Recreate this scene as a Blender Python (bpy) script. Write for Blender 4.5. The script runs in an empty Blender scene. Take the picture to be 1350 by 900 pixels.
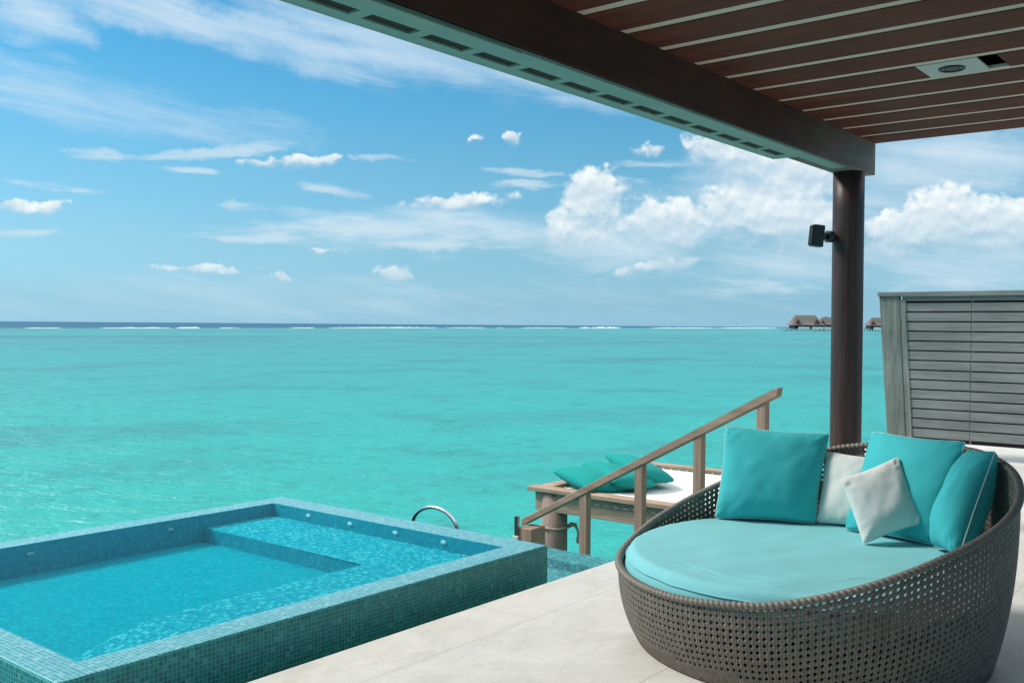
import bpy, bmesh, math, random
from mathutils import Vector, Matrix, noise

random.seed(7)
S = bpy.context.scene
COL = S.collection
R = math.radians
PI = math.pi

# ------------------------------------------------------------------ camera
YAW, PITCH, ROLL = R(38.9447), R(-0.9620), R(0.4215)
fwd = Vector((math.cos(YAW) * math.cos(PITCH), math.sin(YAW) * math.cos(PITCH), math.sin(PITCH)))
rgt = fwd.cross(Vector((0, 0, 1))).normalized()
upv = rgt.cross(fwd)
r2 = math.cos(ROLL) * rgt + math.sin(ROLL) * upv
u2 = -math.sin(ROLL) * rgt + math.cos(ROLL) * upv
cam_d = bpy.data.cameras.new('camera')
cam = bpy.data.objects.new('camera', cam_d)
COL.objects.link(cam)
m4 = Matrix((r2, u2, -fwd)).transposed().to_4x4()
m4.translation = Vector((0, 0, 1.5))
cam.matrix_world = m4
cam_d.sensor_width = 36
cam_d.lens = 36 * 1294.93 / 1350
cam_d.clip_start = 0.05
cam_d.clip_end = 100000
S.camera = cam

# ------------------------------------------------------------------ light, exposure
SUN_EL, SUN_AZ = R(45), R(116)          # azimuth measured from +X towards +Y
sd = bpy.data.lights.new('sun', 'SUN')
sd.energy = 2.6
sd.angle = R(14)
sd.color = (1.0, 0.965, 0.91)
so = bpy.data.objects.new('sun', sd)
COL.objects.link(so)
sdir = Vector((math.cos(SUN_AZ) * math.cos(SUN_EL), math.sin(SUN_AZ) * math.cos(SUN_EL), math.sin(SUN_EL)))
so.rotation_euler = sdir.to_track_quat('Z', 'Y').to_euler()
so.location = (0, 6, 20)
S.view_settings.view_transform = 'Standard'
S.view_settings.look = 'None'
S.view_settings.gamma = 1
S.view_settings.exposure = 0.35
S.view_settings.use_curve_mapping = False
S.cycles.use_denoising = True
S.cycles.max_bounces = 8
S.cycles.transparent_max_bounces = 16
S.cycles.caustics_reflective = False
S.cycles.caustics_refractive = False
S.cycles.sample_clamp_indirect = 6


# ------------------------------------------------------------------ node helper
class G:
    def __init__(s, nt):
        s.t = nt

    def put(s, sock, v):
        if v is None:
            return
        if isinstance(v, bpy.types.NodeSocket):
            s.t.links.new(v, sock)
        else:
            if isinstance(v, (tuple, list)) and len(v) == 3 and sock.type == 'RGBA':
                v = (*v, 1)
            sock.default_value = v

    def n(s, typ, ins=None, **props):
        nd = s.t.nodes.new(typ)
        for k, v in props.items():
            setattr(nd, k, v)
        for k, v in (ins or {}).items():
            s.put(nd.inputs[k], v)
        return nd

    def m(s, op, a, b=None, c=None, clamp=False):
        nd = s.t.nodes.new('ShaderNodeMath')
        nd.operation = op
        nd.use_clamp = clamp
        for i, v in enumerate((a, b, c)):
            s.put(nd.inputs[i], v)
        return nd.outputs[0]

    def vm(s, op, a, b=None):
        nd = s.t.nodes.new('ShaderNodeVectorMath')
        nd.operation = op
        s.put(nd.inputs[0], a)
        if b is not None:
            s.put(nd.inputs[1], b)
        return nd.outputs[0]

    def mix(s, f, a, b, blend='MIX'):
        nd = s.t.nodes.new('ShaderNodeMix')
        nd.data_type = 'RGBA'
        nd.blend_type = blend
        s.put(nd.inputs[0], f)
        s.put(nd.inputs[6], a)
        s.put(nd.inputs[7], b)
        return nd.outputs[2]

    def noise(s, vec, scale, detail=4, rough=0.5, dist=0.0):
        nd = s.n('ShaderNodeTexNoise', {'Scale': scale, 'Detail': detail, 'Roughness': rough, 'Distortion': dist})
        if vec is not None:
            s.put(nd.inputs['Vector'], vec)
        return nd.outputs[0]

    def ramp(s, f, stops, interp='LINEAR'):
        nd = s.t.nodes.new('ShaderNodeValToRGB')
        nd.color_ramp.interpolation = interp
        el = nd.color_ramp.elements
        while len(el) < len(stops):
            el.new(0.5)
        for e, (p, c) in zip(el, stops):
            e.position = p
            e.color = (*c, 1) if len(c) == 3 else c
        s.put(nd.inputs[0], f)
        return nd.outputs[0]

    def rng(s, v, a, b, c=0.0, d=1.0, smooth=False):
        nd = s.t.nodes.new('ShaderNodeMapRange')
        if smooth:
            nd.interpolation_type = 'SMOOTHSTEP'
        nd.clamp = True
        for i, x in enumerate((v, a, b, c, d)):
            s.put(nd.inputs[i], x)
        return nd.outputs[0]

    def scale(s, vec, sc):
        return s.vm('MULTIPLY', vec, sc)

    def bump(s, h, strength=0.3, dist=0.01, normal=None):
        nd = s.n('ShaderNodeBump', {'Height': h, 'Strength': strength, 'Distance': dist})
        if normal is not None:
            s.put(nd.inputs['Normal'], normal)
        return nd.outputs[0]

    def pos(s):
        return s.n('ShaderNodeNewGeometry').outputs['Position']

    def obj(s):
        return s.n('ShaderNodeTexCoord').outputs['Object']

    def sep(s, v):
        nd = s.n('ShaderNodeSeparateXYZ', {0: v})
        return nd.outputs[0], nd.outputs[1], nd.outputs[2]

    def comb(s, x, y, z):
        return s.n('ShaderNodeCombineXYZ', {0: x, 1: y, 2: z}).outputs[0]


def newmat(name, **kw):
    m = bpy.data.materials.new(name)
    m.use_nodes = True
    nt = m.node_tree
    b = nt.nodes['Principled BSDF']
    g = G(nt)
    for k, v in kw.items():
        g.put(b.inputs[k.replace('_', ' ')], v)
    return m, g, b


# ------------------------------------------------------------------ world: sky with clouds
CUMULUS = [  # degrees right of view, degrees up, half sizes, tilt, strength
    (4.78, 7.48, 1.75, 1.63, 0, 1.00), (3.92, 5.31, 2.10, 1.57, 0, 0.90), (8.72, 5.51, 2.65, 1.64, 0, 1.00),
    (8.15, 6.30, 1.29, 0.95, 0, 1.00), (13.38, 6.31, 2.89, 1.94, 0, 1.10), (16.48, 5.62, 2.80, 1.84, 0, 1.10),
    (12.30, 9.62, 2.29, 1.33, -15, 0.85), (16.04, 8.67, 2.81, 1.56, -10, 0.85), (23.86, 5.73, 2.25, 1.83, 0, 1.10),
    (21.62, 4.79, 2.25, 1.46, 0, 1.00), (26.75, 5.04, 2.41, 1.71, 0, 1.10), (-0.31, 10.64, 0.75, 0.51, 0, 0.80),
    (-2.11, 10.50, 0.44, 0.25, 0, 0.35), (-6.85, 2.77, 1.49, 0.74, -8, 0.75), (-3.15, 6.96, 3.31, 0.65, 4, 0.80),
    (-25.94, 5.92, 1.74, 0.47, 0, 0.70), (8.44, 3.30, 3.42, 0.57, 10, 0.75), (-12.45, 9.06, 3.19, 0.46, 3, 0.70),
    (-17.46, 2.92, 3.06, 0.38, 0, 0.50), (-13.18, 2.41, 0.84, 0.39, 0, 0.50), (7.94, 10.10, 1.12, 0.38, 0, 0.55),
    (-10.82, 4.18, 1.11, 0.26, 0, 0.50)]
STREAKS = [
    (-23.02, 8.87, 2.09, 0.36, 0, 0.80), (-16.58, 9.44, 4.55, 0.41, 8, 0.90), (-18.59, 8.35, 2.21, 0.24, 0, 0.70),
    (-10.54, 7.65, 2.58, 0.38, -8, 0.80), (-15.68, 6.50, 1.40, 0.29, 0, 0.70), (-8.60, 5.52, 7.44, 0.78, 3, 0.80),
    (-5.11, 4.58, 3.30, 0.35, 0, 0.90), (-14.52, 4.77, 4.64, 0.30, 0, 0.80), (0.59, 8.12, 2.64, 0.34, 2, 0.80),
    (0.59, 8.81, 2.64, 0.30, -4, 0.70), (-4.68, 6.24, 2.64, 0.26, 2, 0.50), (-7.75, 9.48, 1.74, 0.21, 0, 0.70),
    (14.06, 2.09, 4.48, 0.60, 0, 0.60), (-26.83, 4.54, 2.88, 0.27, 2, 0.70), (-24.86, 7.05, 2.60, 0.24, -3, 0.50),
    (8.46, 9.28, 2.57, 0.30, 0, 0.40), (23.90, 2.20, 4.28, 0.40, 0, 0.50), (-1.59, 5.20, 5.29, 0.79, 0, 0.60),
    (6.30, 8.33, 1.74, 0.30, -5, 0.50)]
VEILS = [
    (-18.20, 16.16, 13.89, 1.29, -6, 1.00), (-6.48, 15.86, 10.53, 2.07, -14, 0.95), (-14.97, 15.19, 8.48, 0.79, -10, 0.60),
    (-26.11, 15.63, 3.28, 1.45, 0, 0.90), (0.99, 13.96, 7.00, 1.07, -13, 0.70), (-23.58, 11.71, 6.99, 1.72, -4, 0.55),
    (-18.19, 10.97, 7.43, 0.88, -4, 0.35), (23.82, 8.71, 6.63, 2.15, 0, 1.1), (21.20, 7.04, 4.46, 1.61, 0, 0.75), (14.5, 7.6, 5.5, 2.6, 0, 0.8), (8.0, 6.0, 6.0, 1.8, 0, 0.6),
    (25.71, 3.29, 6.74, 1.58, 0, 0.60), (16.50, 3.85, 6.26, 1.68, 0, 0.60), (5.47, 4.35, 6.04, 1.13, 0, 0.60),
    (-11.15, 1.36, 21.84, 1.21, 0, 0.28), (-5.11, 5.37, 8.81, 1.30, 0, 0.45)]
W = bpy.data.worlds.new('World')
S.world = W
W.use_nodes = True
g = G(W.node_tree)
bg = W.node_tree.nodes['Background']
sky = g.n('ShaderNodeTexSky', sky_type='NISHITA', sun_disc=False, sun_elevation=SUN_EL, sun_rotation=PI / 2 - SUN_AZ,
          altitude=0, air_density=1.0, dust_density=0.4, ozone_density=1.6)
dx, dy, dz = g.sep(g.n('ShaderNodeTexCoord').outputs['Generated'])
DEG = 180 / PI
# angles measured from the fixed compass bearing the terrace looks along
cx_, sx_ = math.cos(YAW), math.sin(YAW)
fx = g.m('ADD', g.m('MULTIPLY', dx, cx_), g.m('MULTIPLY', dy, sx_))
fy = g.m('SUBTRACT', g.m('MULTIPLY', dx, sx_), g.m('MULTIPLY', dy, cx_))
az = g.m('MULTIPLY', g.m('ARCTAN2', fy, fx), DEG)
el = g.m('MULTIPLY', g.m('ARCSINE', dz), DEG)
uv = g.comb(az, el, 0.0)


def centred(nv, amp):
    return g.m('MULTIPLY', g.m('SUBTRACT', nv, 0.5), amp)


def field(u, v, masks, shade=False):
    best = None
    num = den = None
    for (a, e, ra, re, t, st) in masks:
        if shade and re > 0.9:
            ra, re = ra * 1.12, re * 1.12
        du, dv = g.m('SUBTRACT', u, a), g.m('SUBTRACT', v, e)
        if t:
            c, s_ = math.cos(R(t)), math.sin(R(t))
            p = g.m('ADD', g.m('MULTIPLY', du, c / ra), g.m('MULTIPLY', dv, s_ / ra))
            q = g.m('SUBTRACT', g.m('MULTIPLY', dv, c / re), g.m('MULTIPLY', du, s_ / re))
        else:
            p, q = g.m('MULTIPLY', du, 1 / ra), g.m('MULTIPLY', dv, 1 / re)
        r2_ = g.m('ADD', g.m('MULTIPLY', p, p), g.m('MULTIPLY', q, q))
        val = g.m('MULTIPLY', g.m('SUBTRACT', 1.0, r2_), st)
        if shade:
            w = g.m('MAXIMUM', g.m('ADD', val, 0.6), 0.0)
            num = g.m('MULTIPLY', w, q) if num is None else g.m('MULTIPLY_ADD', w, q, num)
            den = g.m('ADD', w, 0.001) if den is None else g.m('ADD', den, w)
        best = val if best is None else g.m('MAXIMUM', best, val)
    best = g.m('MAXIMUM', best, -1.5)
    return (best, g.m('DIVIDE', num, den)) if shade else best


w1 = g.noise(uv, 0.55, 5, 0.6)
w2 = g.noise(g.vm('ADD', uv, (31, 17, 5)), 0.55, 5, 0.6)
# cumulus
cu, cs = field(g.m('ADD', az, centred(w1, 2.2)), g.m('ADD', el, centred(w2, 1.5)), CUMULUS, True)
puff = g.noise(g.scale(uv, (1.0, 1.1, 1)), 0.95, 9, 0.52, 0.25)
low = g.rng(cs, -0.75, 0.35, 1.0, 0.0, True)          # lower part of each cloud fades softly
cval = g.m('ADD', cu, centred(puff, 2.1))
cden = g.m('MULTIPLY', g.rng(cval, -0.12, g.m('MULTIPLY_ADD', low, 1.2, 0.42), smooth=True), g.m('MULTIPLY_ADD', low, -0.30, 1.0))
puff2 = g.noise(g.scale(g.vm('ADD', uv, (0.10, -0.34, 0)), (1.0, 1.1, 1)), 0.95, 9, 0.52, 0.25)
emb = g.m('MULTIPLY', g.m('SUBTRACT', puff, puff2), 1.3)
lit = g.m('ADD', g.m('MULTIPLY_ADD', cs, 0.48, 0.52), emb, clamp=True)
lit = g.m('ADD', lit, centred(w1, 0.3), clamp=True)
ccol = g.ramp(lit, [(0.0, (0.42, 0.56, 0.69)), (0.4, (0.56, 0.67, 0.77)), (0.75, (0.72, 0.79, 0.845)), (1.0, (0.87, 0.895, 0.92))])
# streaks
sw = g.m('ADD', el, centred(w2, 0.7))
st_f = field(g.m('ADD', az, centred(w1, 2.5)), sw, STREAKS)
sn = g.noise(g.scale(uv, (0.35, 1.9, 1)), 1.1, 7, 0.6)
sden = g.m('MULTIPLY', g.rng(g.m('ADD', st_f, centred(sn, 2.6)), -0.1, 1.0, smooth=True), 0.72)
# veils
ve_f = field(g.m('ADD', az, centred(w1, 4.0)), g.m('ADD', el, centred(w2, 1.4)), VEILS)
vx = g.m('ADD', az, g.m('MULTIPLY', el, 0.9))
vn = g.noise(g.comb(g.m('MULTIPLY', vx, 0.16), g.m('ADD', el, g.m('MULTIPLY', az, 0.14)), 3.0), 0.75, 8, 0.6, 0.4)
vden = g.m('MULTIPLY', g.rng(g.m('ADD', ve_f, centred(vn, 2.4)), -0.35, 1.5, smooth=True), 0.85)
# clear sky, deeper and more saturated than a plain atmosphere (a polarised tropical sky)
clear = g.mix(1.0, sky.outputs[0], g.ramp(g.rng(el, 0.0, 90.0), [
    (0.0, (0.49, 0.97, 1.80)), (0.013, (0.43, 0.80, 1.33)), (0.05, (0.55, 0.87, 1.09)), (0.095, (0.53, 0.97, 1.10)),
    (0.14, (0.43, 1.02, 1.17)), (0.185, (0.32, 1.02, 1.2)), (0.26, (0.45, 0.95, 1.1)), (1.0, (0.9, 1.0, 1.1))]), 'MULTIPLY')
STR = 0.10
inv = 1 / STR
white = lambda c: tuple(x * inv for x in c)
# thin overcast added above the frame, brightened to fill and neutralise the daylight
gen = g.n('ShaderNodeTexCoord').outputs['Generated']
high = g.m('MULTIPLY', g.rng(el, 17.0, 36.0, smooth=True), g.rng(g.noise(gen, 2.6, 5, 0.6, 0.5), 0.30, 0.58, 0.4, 0.95, True))
clear = g.mix(high, clear, white((1.22, 1.22, 1.20)))
colr = g.mix(vden, clear, white((0.66, 0.76, 0.86)))
colr = g.mix(sden, colr, white((0.60, 0.72, 0.82)))
ccol10 = g.mix(1.0, ccol, (inv, inv, inv), 'MULTIPLY')
colr = g.mix(g.m('MULTIPLY', cden, g.rng(el, 1.5, 6.0, 0.60, 0.97)), colr, ccol10)
hz = g.rng(el, 0.0, 3.5, 0.5, 0.0)
colr = g.mix(hz, colr, white((0.29, 0.53, 0.70)))
colr = g.mix(1.0, colr, (0.84, 0.87, 0.86), 'MULTIPLY')
g.put(bg.inputs[0], colr)
bg.inputs[1].default_value = STR
W.cycles.sampling_method = 'MANUAL'
W.cycles.sample_map_resolution = 512

# ------------------------------------------------------------------ materials


def wood(name, c1, c2, rough=0.6, axis=1, scale=18, stretch=14, bump=0.25, spots=0.0, spec=0.4):
    m, g, b = newmat(name, Roughness=rough)
    b.inputs['Specular IOR Level'].default_value = spec
    p = g.obj()
    sc = [1.0, 1.0, 1.0]
    sc[axis] = 1.0 / stretch
    v = g.scale(p, tuple(sc))
    n1 = g.noise(v, scale, 6, 0.65, 0.6)
    n2 = g.noise(v, scale * 5, 3, 0.6)
    n3 = g.noise(p, 2.3, 3)
    f = g.m('ADD', g.m('MULTIPLY', n1, 0.6), g.m('ADD', g.m('MULTIPLY', n2, 0.25), g.m('MULTIPLY', n3, 0.25)))
    c = g.ramp(f, [(0.36, c1), (0.72, c2)])
    g.put(b.inputs['Base Color'], c)
    g.put(b.inputs['Normal'], g.bump(g.m('ADD', n1, g.m('MULTIPLY', n2, 0.5)), bump, 0.004))
    g.put(b.inputs['Roughness'], g.rng(n1, 0.3, 0.7, rough - 0.08, rough + 0.12))
    return m


M = {}
M['rail_wood'] = wood('rail_wood', (0.26, 0.165, 0.115), (0.56, 0.385, 0.28), 0.7, axis=2)
M['rail_wood_y'] = wood('rail_wood_y', (0.26, 0.165, 0.115), (0.56, 0.385, 0.28), 0.7, axis=1)
M['rail_wood_x'] = wood('rail_wood_x', (0.30, 0.18, 0.12), (0.60, 0.405, 0.30), 0.7, axis=0)
M['pile_wood'] = wood('pile_wood', (0.17, 0.122, 0.098), (0.40, 0.295, 0.24), 0.8, axis=2, scale=10)
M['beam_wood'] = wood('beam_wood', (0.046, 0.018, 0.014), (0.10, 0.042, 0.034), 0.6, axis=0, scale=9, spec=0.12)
M['beam_end'] = wood('beam_end', (0.10, 0.085, 0.08), (0.22, 0.19, 0.175), 0.5, axis=0, scale=9)
M['slat_wood'] = wood('slat_wood', (0.050, 0.0145, 0.011), (0.165, 0.054, 0.041), 0.65, axis=1, scale=7, stretch=18, spec=0.10)
M['grey_wood'] = wood('grey_wood', (0.115, 0.125, 0.120), (0.255, 0.272, 0.262), 0.75, axis=1, scale=14)
M['grey_wood_z'] = wood('grey_wood_z', (0.07, 0.085, 0.075), (0.27, 0.295, 0.262), 0.75, axis=2, scale=16)
M['ceiling_panel'], g, b = newmat('ceiling_panel', Base_Color=(0.60, 0.50, 0.43), Roughness=0.7)
M['soffit'], g, b = newmat('soffit', Roughness=0.55)
g.put(b.inputs['Base Color'], g.mix(g.noise(g.obj(), 6, 5), (0.16, 0.26, 0.235), (0.25, 0.34, 0.31)))  # grey paint with the sea's green reflection mixed into its colour
M['dark'], g, b = newmat('dark', Base_Color=(0.012, 0.009, 0.008), Roughness=0.8)

# grey sheen of reflected light painted into the colour towards the beam's open end
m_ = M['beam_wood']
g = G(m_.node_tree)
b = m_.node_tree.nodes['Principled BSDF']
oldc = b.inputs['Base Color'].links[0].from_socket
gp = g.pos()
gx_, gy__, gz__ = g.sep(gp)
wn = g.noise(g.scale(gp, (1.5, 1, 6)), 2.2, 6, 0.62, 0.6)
end_sheen = g.rng(g.m('ADD', g.m('SUBTRACT', gx_, g.m('MULTIPLY', gz__, 1.3)), g.m('MULTIPLY', wn, 0.9)), 2.6, 5.0, 0.0, 0.9, True)
g.put(b.inputs['Base Color'], g.mix(end_sheen, oldc, g.mix(wn, (0.16, 0.138, 0.13), (0.30, 0.265, 0.25))))
M['column'], g, b = newmat('column', Roughness=0.4)
b.inputs['Specular IOR Level'].default_value = 0.3
p = g.obj()
cn = g.noise(g.scale(p, (1, 1, 0.06)), 16, 5, 0.6)
g.put(b.inputs['Base Color'], g.ramp(cn, [(0.35, (0.030, 0.0165, 0.014)), (0.65, (0.085, 0.048, 0.042))]))
g.put(b.inputs['Normal'], g.bump(cn, 0.15, 0.003))
g.put(b.inputs['Roughness'], g.rng(cn, 0.3, 0.7, 0.36, 0.52))

M['black'], g, b = newmat('black', Base_Color=(0.012, 0.02, 0.024), Roughness=0.45)
M['steel'], g, b = newmat('steel', Base_Color=(0.62, 0.63, 0.63), Metallic=1.0, Roughness=0.22)
M['white_plastic'], g, b = newmat('white_plastic', Base_Color=(0.72, 0.72, 0.70), Roughness=0.4)
M['plate'], g, b = newmat('plate', Base_Color=(0.42, 0.47, 0.46), Roughness=0.5)
M['drain'], g, b = newmat('drain', Base_Color=(0.06, 0.20, 0.27), Roughness=0.6)
M['rope'], g, b = newmat('rope', Roughness=0.9)
g.put(b.inputs['Base Color'], g.mix(g.noise(g.obj(), 60, 3), (0.40, 0.23, 0.17), (0.68, 0.46, 0.36)))
M['lace'], g, b = newmat('lace', Base_Color=(0.62, 0.56, 0.48), Roughness=0.9)


def fabric(name, col, var=0.12, rough=0.85, sheen=0.04, weave=900):
    m, g, b = newmat(name, Roughness=rough)
    p = g.obj()
    n1 = g.noise(p, 5, 4, 0.6)
    n2 = g.noise(p, weave / 4, 2, 0.5)
    dark = tuple(c * (1 - var) for c in col)
    lite = tuple(min(1, c * (1 + var) + 0.006) for c in col)
    g.put(b.inputs['Base Color'], g.mix(g.m('ADD', g.m('MULTIPLY', n1, 0.6), g.m('MULTIPLY', n2, 0.4)), dark, lite))
    b.inputs['Sheen Weight'].default_value = sheen
    b.inputs['Specular IOR Level'].default_value = 0.2
    big = g.noise(g.scale(p, (1, 1, 1)), 9, 3, 0.5, 0.8)
    n = g.bump(n2, 0.12, 0.001)
    g.put(b.inputs['Normal'], g.bump(big, 0.08, 0.012, n))
    return m


M['teal'] = fabric('teal', (0.050, 0.45, 0.465))
M['mattress'] = fabric('mattress', (0.21, 0.54, 0.56), 0.05)
M['teal_green'] = fabric('teal_green', (0.001, 0.29, 0.265))
M['light_grey'] = fabric('light_grey', (0.70, 0.70, 0.65), 0.04)
M['piping'] = fabric('piping', (0.42, 0.56, 0.56), 0.05)
M['white_cloth'] = fabric('white_cloth', (0.80, 0.79, 0.76), 0.03)

M['wicker'], g, b = newmat('wicker', Roughness=0.55)
tc = g.n('ShaderNodeUVMap', uv_map='weave').outputs[0]
ux, uy, _ = g.sep(tc)
strand = g.m('ABSOLUTE', g.m('SINE', g.m('MULTIPLY', ux, PI * 2)))
strand_h = g.m('ABSOLUTE', g.m('SINE', g.m('MULTIPLY', uy, PI * 2)))
vtone = g.n('ShaderNodeTexWhiteNoise', {'Vector': g.comb(g.m('FLOOR', g.m('MULTIPLY', ux, 2)), g.m('FLOOR', uy), 0.0)}, noise_dimensions='2D').outputs[0]
pn = g.noise(g.obj(), 11, 4)
base = g.mix(g.m('ADD', g.m('MULTIPLY', vtone, 0.55), g.m('MULTIPLY', pn, 0.45)), (0.105, 0.088, 0.067), (0.225, 0.193, 0.153))
base = g.mix(g.rng(strand, 0.0, 0.35, 0.55, 0.0), base, (0.03, 0.027, 0.022))
g.put(b.inputs['Base Color'], base)
g.put(b.inputs['Normal'], g.bump(g.m('ADD', strand, g.m('MULTIPLY', strand_h, 0.6)), 0.7, 0.005))
M['rim_wicker'], g, b = newmat('rim_wicker', Roughness=0.55)
g.put(b.inputs['Base Color'], g.mix(g.noise(g.obj(), 70, 3), (0.115, 0.097, 0.077), (0.25, 0.215, 0.177)))


def tile(name, stops, grout, rough=0.18, spec=0.5, size=0.0208):
    m, g, b = newmat(name, Roughness=rough)
    b.inputs['Specular IOR Level'].default_value = spec
    geo = g.n('ShaderNodeNewGeometry')
    q = g.vm('ADD', g.scale(geo.outputs['Position'], (1 / size, 1 / size, 1 / size)), (0.31, 0.27, 0.43))
    cell = g.vm('FLOOR', q)
    fr = g.vm('FRACTION', q)
    fxx, fyy, fzz = g.sep(fr)
    nx, ny, nz = g.sep(g.vm('ABSOLUTE', geo.outputs['True Normal']))
    cxx, cyy, czz = g.sep(cell)

    def keep(f, n):   # distance to the joint, ignored along the face's own axis
        d = g.m('SUBTRACT', 0.5, g.m('ABSOLUTE', g.m('SUBTRACT', f, 0.5)))
        return g.m('ADD', d, g.m('MULTIPLY', g.m('GREATER_THAN', n, 0.7), 1.0))
    dmin = g.m('MINIMUM', g.m('MINIMUM', keep(fxx, nx), keep(fyy, ny)), keep(fzz, nz))
    inplane = g.comb(g.m('MULTIPLY', cxx, g.m('LESS_THAN', nx, 0.7)), g.m('MULTIPLY', cyy, g.m('LESS_THAN', ny, 0.7)), g.m('MULTIPLY', czz, g.m('LESS_THAN', nz, 0.7)))
    rnd = g.n('ShaderNodeTexWhiteNoise', {'Vector': inplane}, noise_dimensions='3D')
    c = g.ramp(rnd.outputs[0], stops)
    gm = g.rng(dmin, 0.045, 0.085, 1.0, 0.0)
    big = g.noise(geo.outputs['Position'], 2.2, 4)
    c = g.mix(g.m('MULTIPLY', big, 0.3), c, grout)
    c = g.mix(gm, c, grout)
    g.put(b.inputs['Base Color'], c)
    g.put(b.inputs['Roughness'], g.rng(gm, 0, 1, rough, 0.7))
    tiltn = g.m('MULTIPLY', rnd.outputs[0], 0.3)
    g.put(b.inputs['Normal'], g.bump(g.m('ADD', g.m('SUBTRACT', 1.0, gm), tiltn), 0.25, 0.002))
    return m


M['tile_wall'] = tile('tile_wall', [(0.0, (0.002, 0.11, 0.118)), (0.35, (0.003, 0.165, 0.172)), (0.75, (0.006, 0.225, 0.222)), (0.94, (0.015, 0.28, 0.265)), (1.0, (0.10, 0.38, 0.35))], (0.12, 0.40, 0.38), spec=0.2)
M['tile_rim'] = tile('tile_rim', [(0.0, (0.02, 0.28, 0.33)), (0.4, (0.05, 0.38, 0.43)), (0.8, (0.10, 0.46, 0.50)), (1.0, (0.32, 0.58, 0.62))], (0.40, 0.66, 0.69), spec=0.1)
M['tile_pool'] = tile('tile_pool', [(0.0, (0.001, 0.235, 0.305)), (0.4, (0.001, 0.275, 0.345)), (0.8, (0.002, 0.31, 0.38)), (1.0, (0.01, 0.37, 0.43))], (0.003, 0.305, 0.375), spec=0.0)
M['tile_shelf'] = tile('tile_shelf', [(0.0, (0.001, 0.20, 0.29)), (0.4, (0.003, 0.28, 0.36)), (0.75, (0.015, 0.36, 0.43)), (1.0, (0.18, 0.52, 0.55))], (0.03, 0.36, 0.43), spec=0.0)
M['tile_channel'] = tile('tile_channel', [(0.0, (0.006, 0.14, 0.17)), (0.4, (0.012, 0.24, 0.27)), (0.8, (0.04, 0.36, 0.38)), (1.0, (0.30, 0.52, 0.54))], (0.20, 0.46, 0.46), spec=0.0)


def watermat(name, tint, chop_scale, strength, spec=1.0):
    m = bpy.data.materials.new(name)
    m.use_nodes = True
    nt = m.node_tree
    nt.nodes.remove(nt.nodes['Principled BSDF'])
    g = G(nt)
    p = g.pos()
    n1 = g.noise(p, chop_scale, 3, 0.55, 0.3)
    n2 = g.noise(g.vm('ADD', p, (4, 9, 0)), chop_scale * 3.1, 2, 0.5)
    h = g.m('ADD', n1, g.m('MULTIPLY', n2, 0.35))
    nrm = g.bump(h, strength, 0.02)
    fr = g.n('ShaderNodeFresnel', {'IOR': 1.33, 'Normal': nrm}).outputs[0]
    tr = g.n('ShaderNodeBsdfTransparent', {'Color': tint}).outputs[0]
    gl = g.n('ShaderNodeBsdfGlossy', {'Color': (1, 1, 1), 'Roughness': 0.04, 'Normal': nrm}).outputs[0]
    mx = g.n('ShaderNodeMixShader', {0: g.m('MULTIPLY', fr, spec, clamp=True), 1: tr, 2: gl})
    g.put(nt.nodes['Material Output'].inputs[0], mx.outputs[0])
    return m


M['pool_water'] = watermat('pool_water', (0.66, 0.985, 1.0), 9.0, 0.28, 0.07)
M['water_film'] = watermat('water_film', (0.97, 0.99, 1.0), 11.0, 0.22, 0.5)
M['channel_water'] = watermat('channel_water', (0.86, 0.98, 1.0), 16.0, 0.6, 0.5)

# sea: turquoise lagoon over pale sand, dark reef patches, deep blue beyond the reef
M['sea'] = bpy.data.materials.new('sea')
M['sea'].use_nodes = True
nt = M['sea'].node_tree
nt.nodes.remove(nt.nodes['Principled BSDF'])
g = G(nt)
p = g.pos()
px_, py_, pz_ = g.sep(p)
reef = g.m('MINIMUM', g.m('MULTIPLY_ADD', px_, 0.359, 491.0), g.m('MULTIPLY_ADD', px_, 0.2326, 604.0))
dreef = g.m('SUBTRACT', reef, py_)
dist = g.n('ShaderNodeVectorMath', {0: p}, operation='LENGTH').outputs['Value']
ld = g.m('LOGARITHM', g.m('MAXIMUM', dist, 1.0), 10.0)
shore = g.ramp(g.rng(ld, 0.9, 2.9), [(0.0, (0.003, 0.365, 0.310)), (0.25, (0.005, 0.362, 0.330)), (0.5, (0.028, 0.318, 0.328)), (0.75, (0.052, 0.290, 0.330)), (1.0, (0.062, 0.325, 0.355))])
bigp = g.noise(g.scale(p, (1, 1, 0)), 0.012, 5, 0.6, 1.0)
medp = g.noise(g.scale(p, (1, 1, 0)), 0.09, 5, 0.62, 0.8)
smlp = g.m('MULTIPLY_ADD', g.noise(g.scale(p, (1, 1, 0)), 1.7, 4, 0.6, 0.5), 0.4, g.m('MULTIPLY', g.noise(g.scale(p, (1, 1, 0)), 0.5, 5, 0.65, 0.6), 0.62))
patch = g.m('MAXIMUM', g.rng(bigp, 0.48, 0.66, 0, 0.75, True), g.rng(g.noise(g.scale(p, (1, 1, 0)), 0.035, 6, 0.65, 1.4), 0.55, 0.72, 0, 0.7, True))
c = g.mix(patch, shore, (0.045, 0.19, 0.235))
c = g.mix(g.rng(medp, 0.48, 0.68, 0, 0.55, True), c, (0.02, 0.20, 0.225))
c = g.mix(g.rng(smlp, 0.50, 0.70, 0, 0.65, True), c, (0.004, 0.20, 0.20))
c = g.mix(g.rng(smlp, 0.30, 0.46, 0.30, 0.0, True), c, (0.05, 0.46, 0.40))
flat = g.rng(g.m('ADD', dreef, g.m('MULTIPLY', bigp, 120.0)), 40.0, 190.0, 0.75, 0.0, True)
c = g.mix(flat, c, (0.075, 0.20, 0.25))
deep = g.rng(dreef, -25.0, 5.0, 1.0, 0.0, True)
c = g.mix(deep, c, (0.015, 0.115, 0.195))
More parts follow.
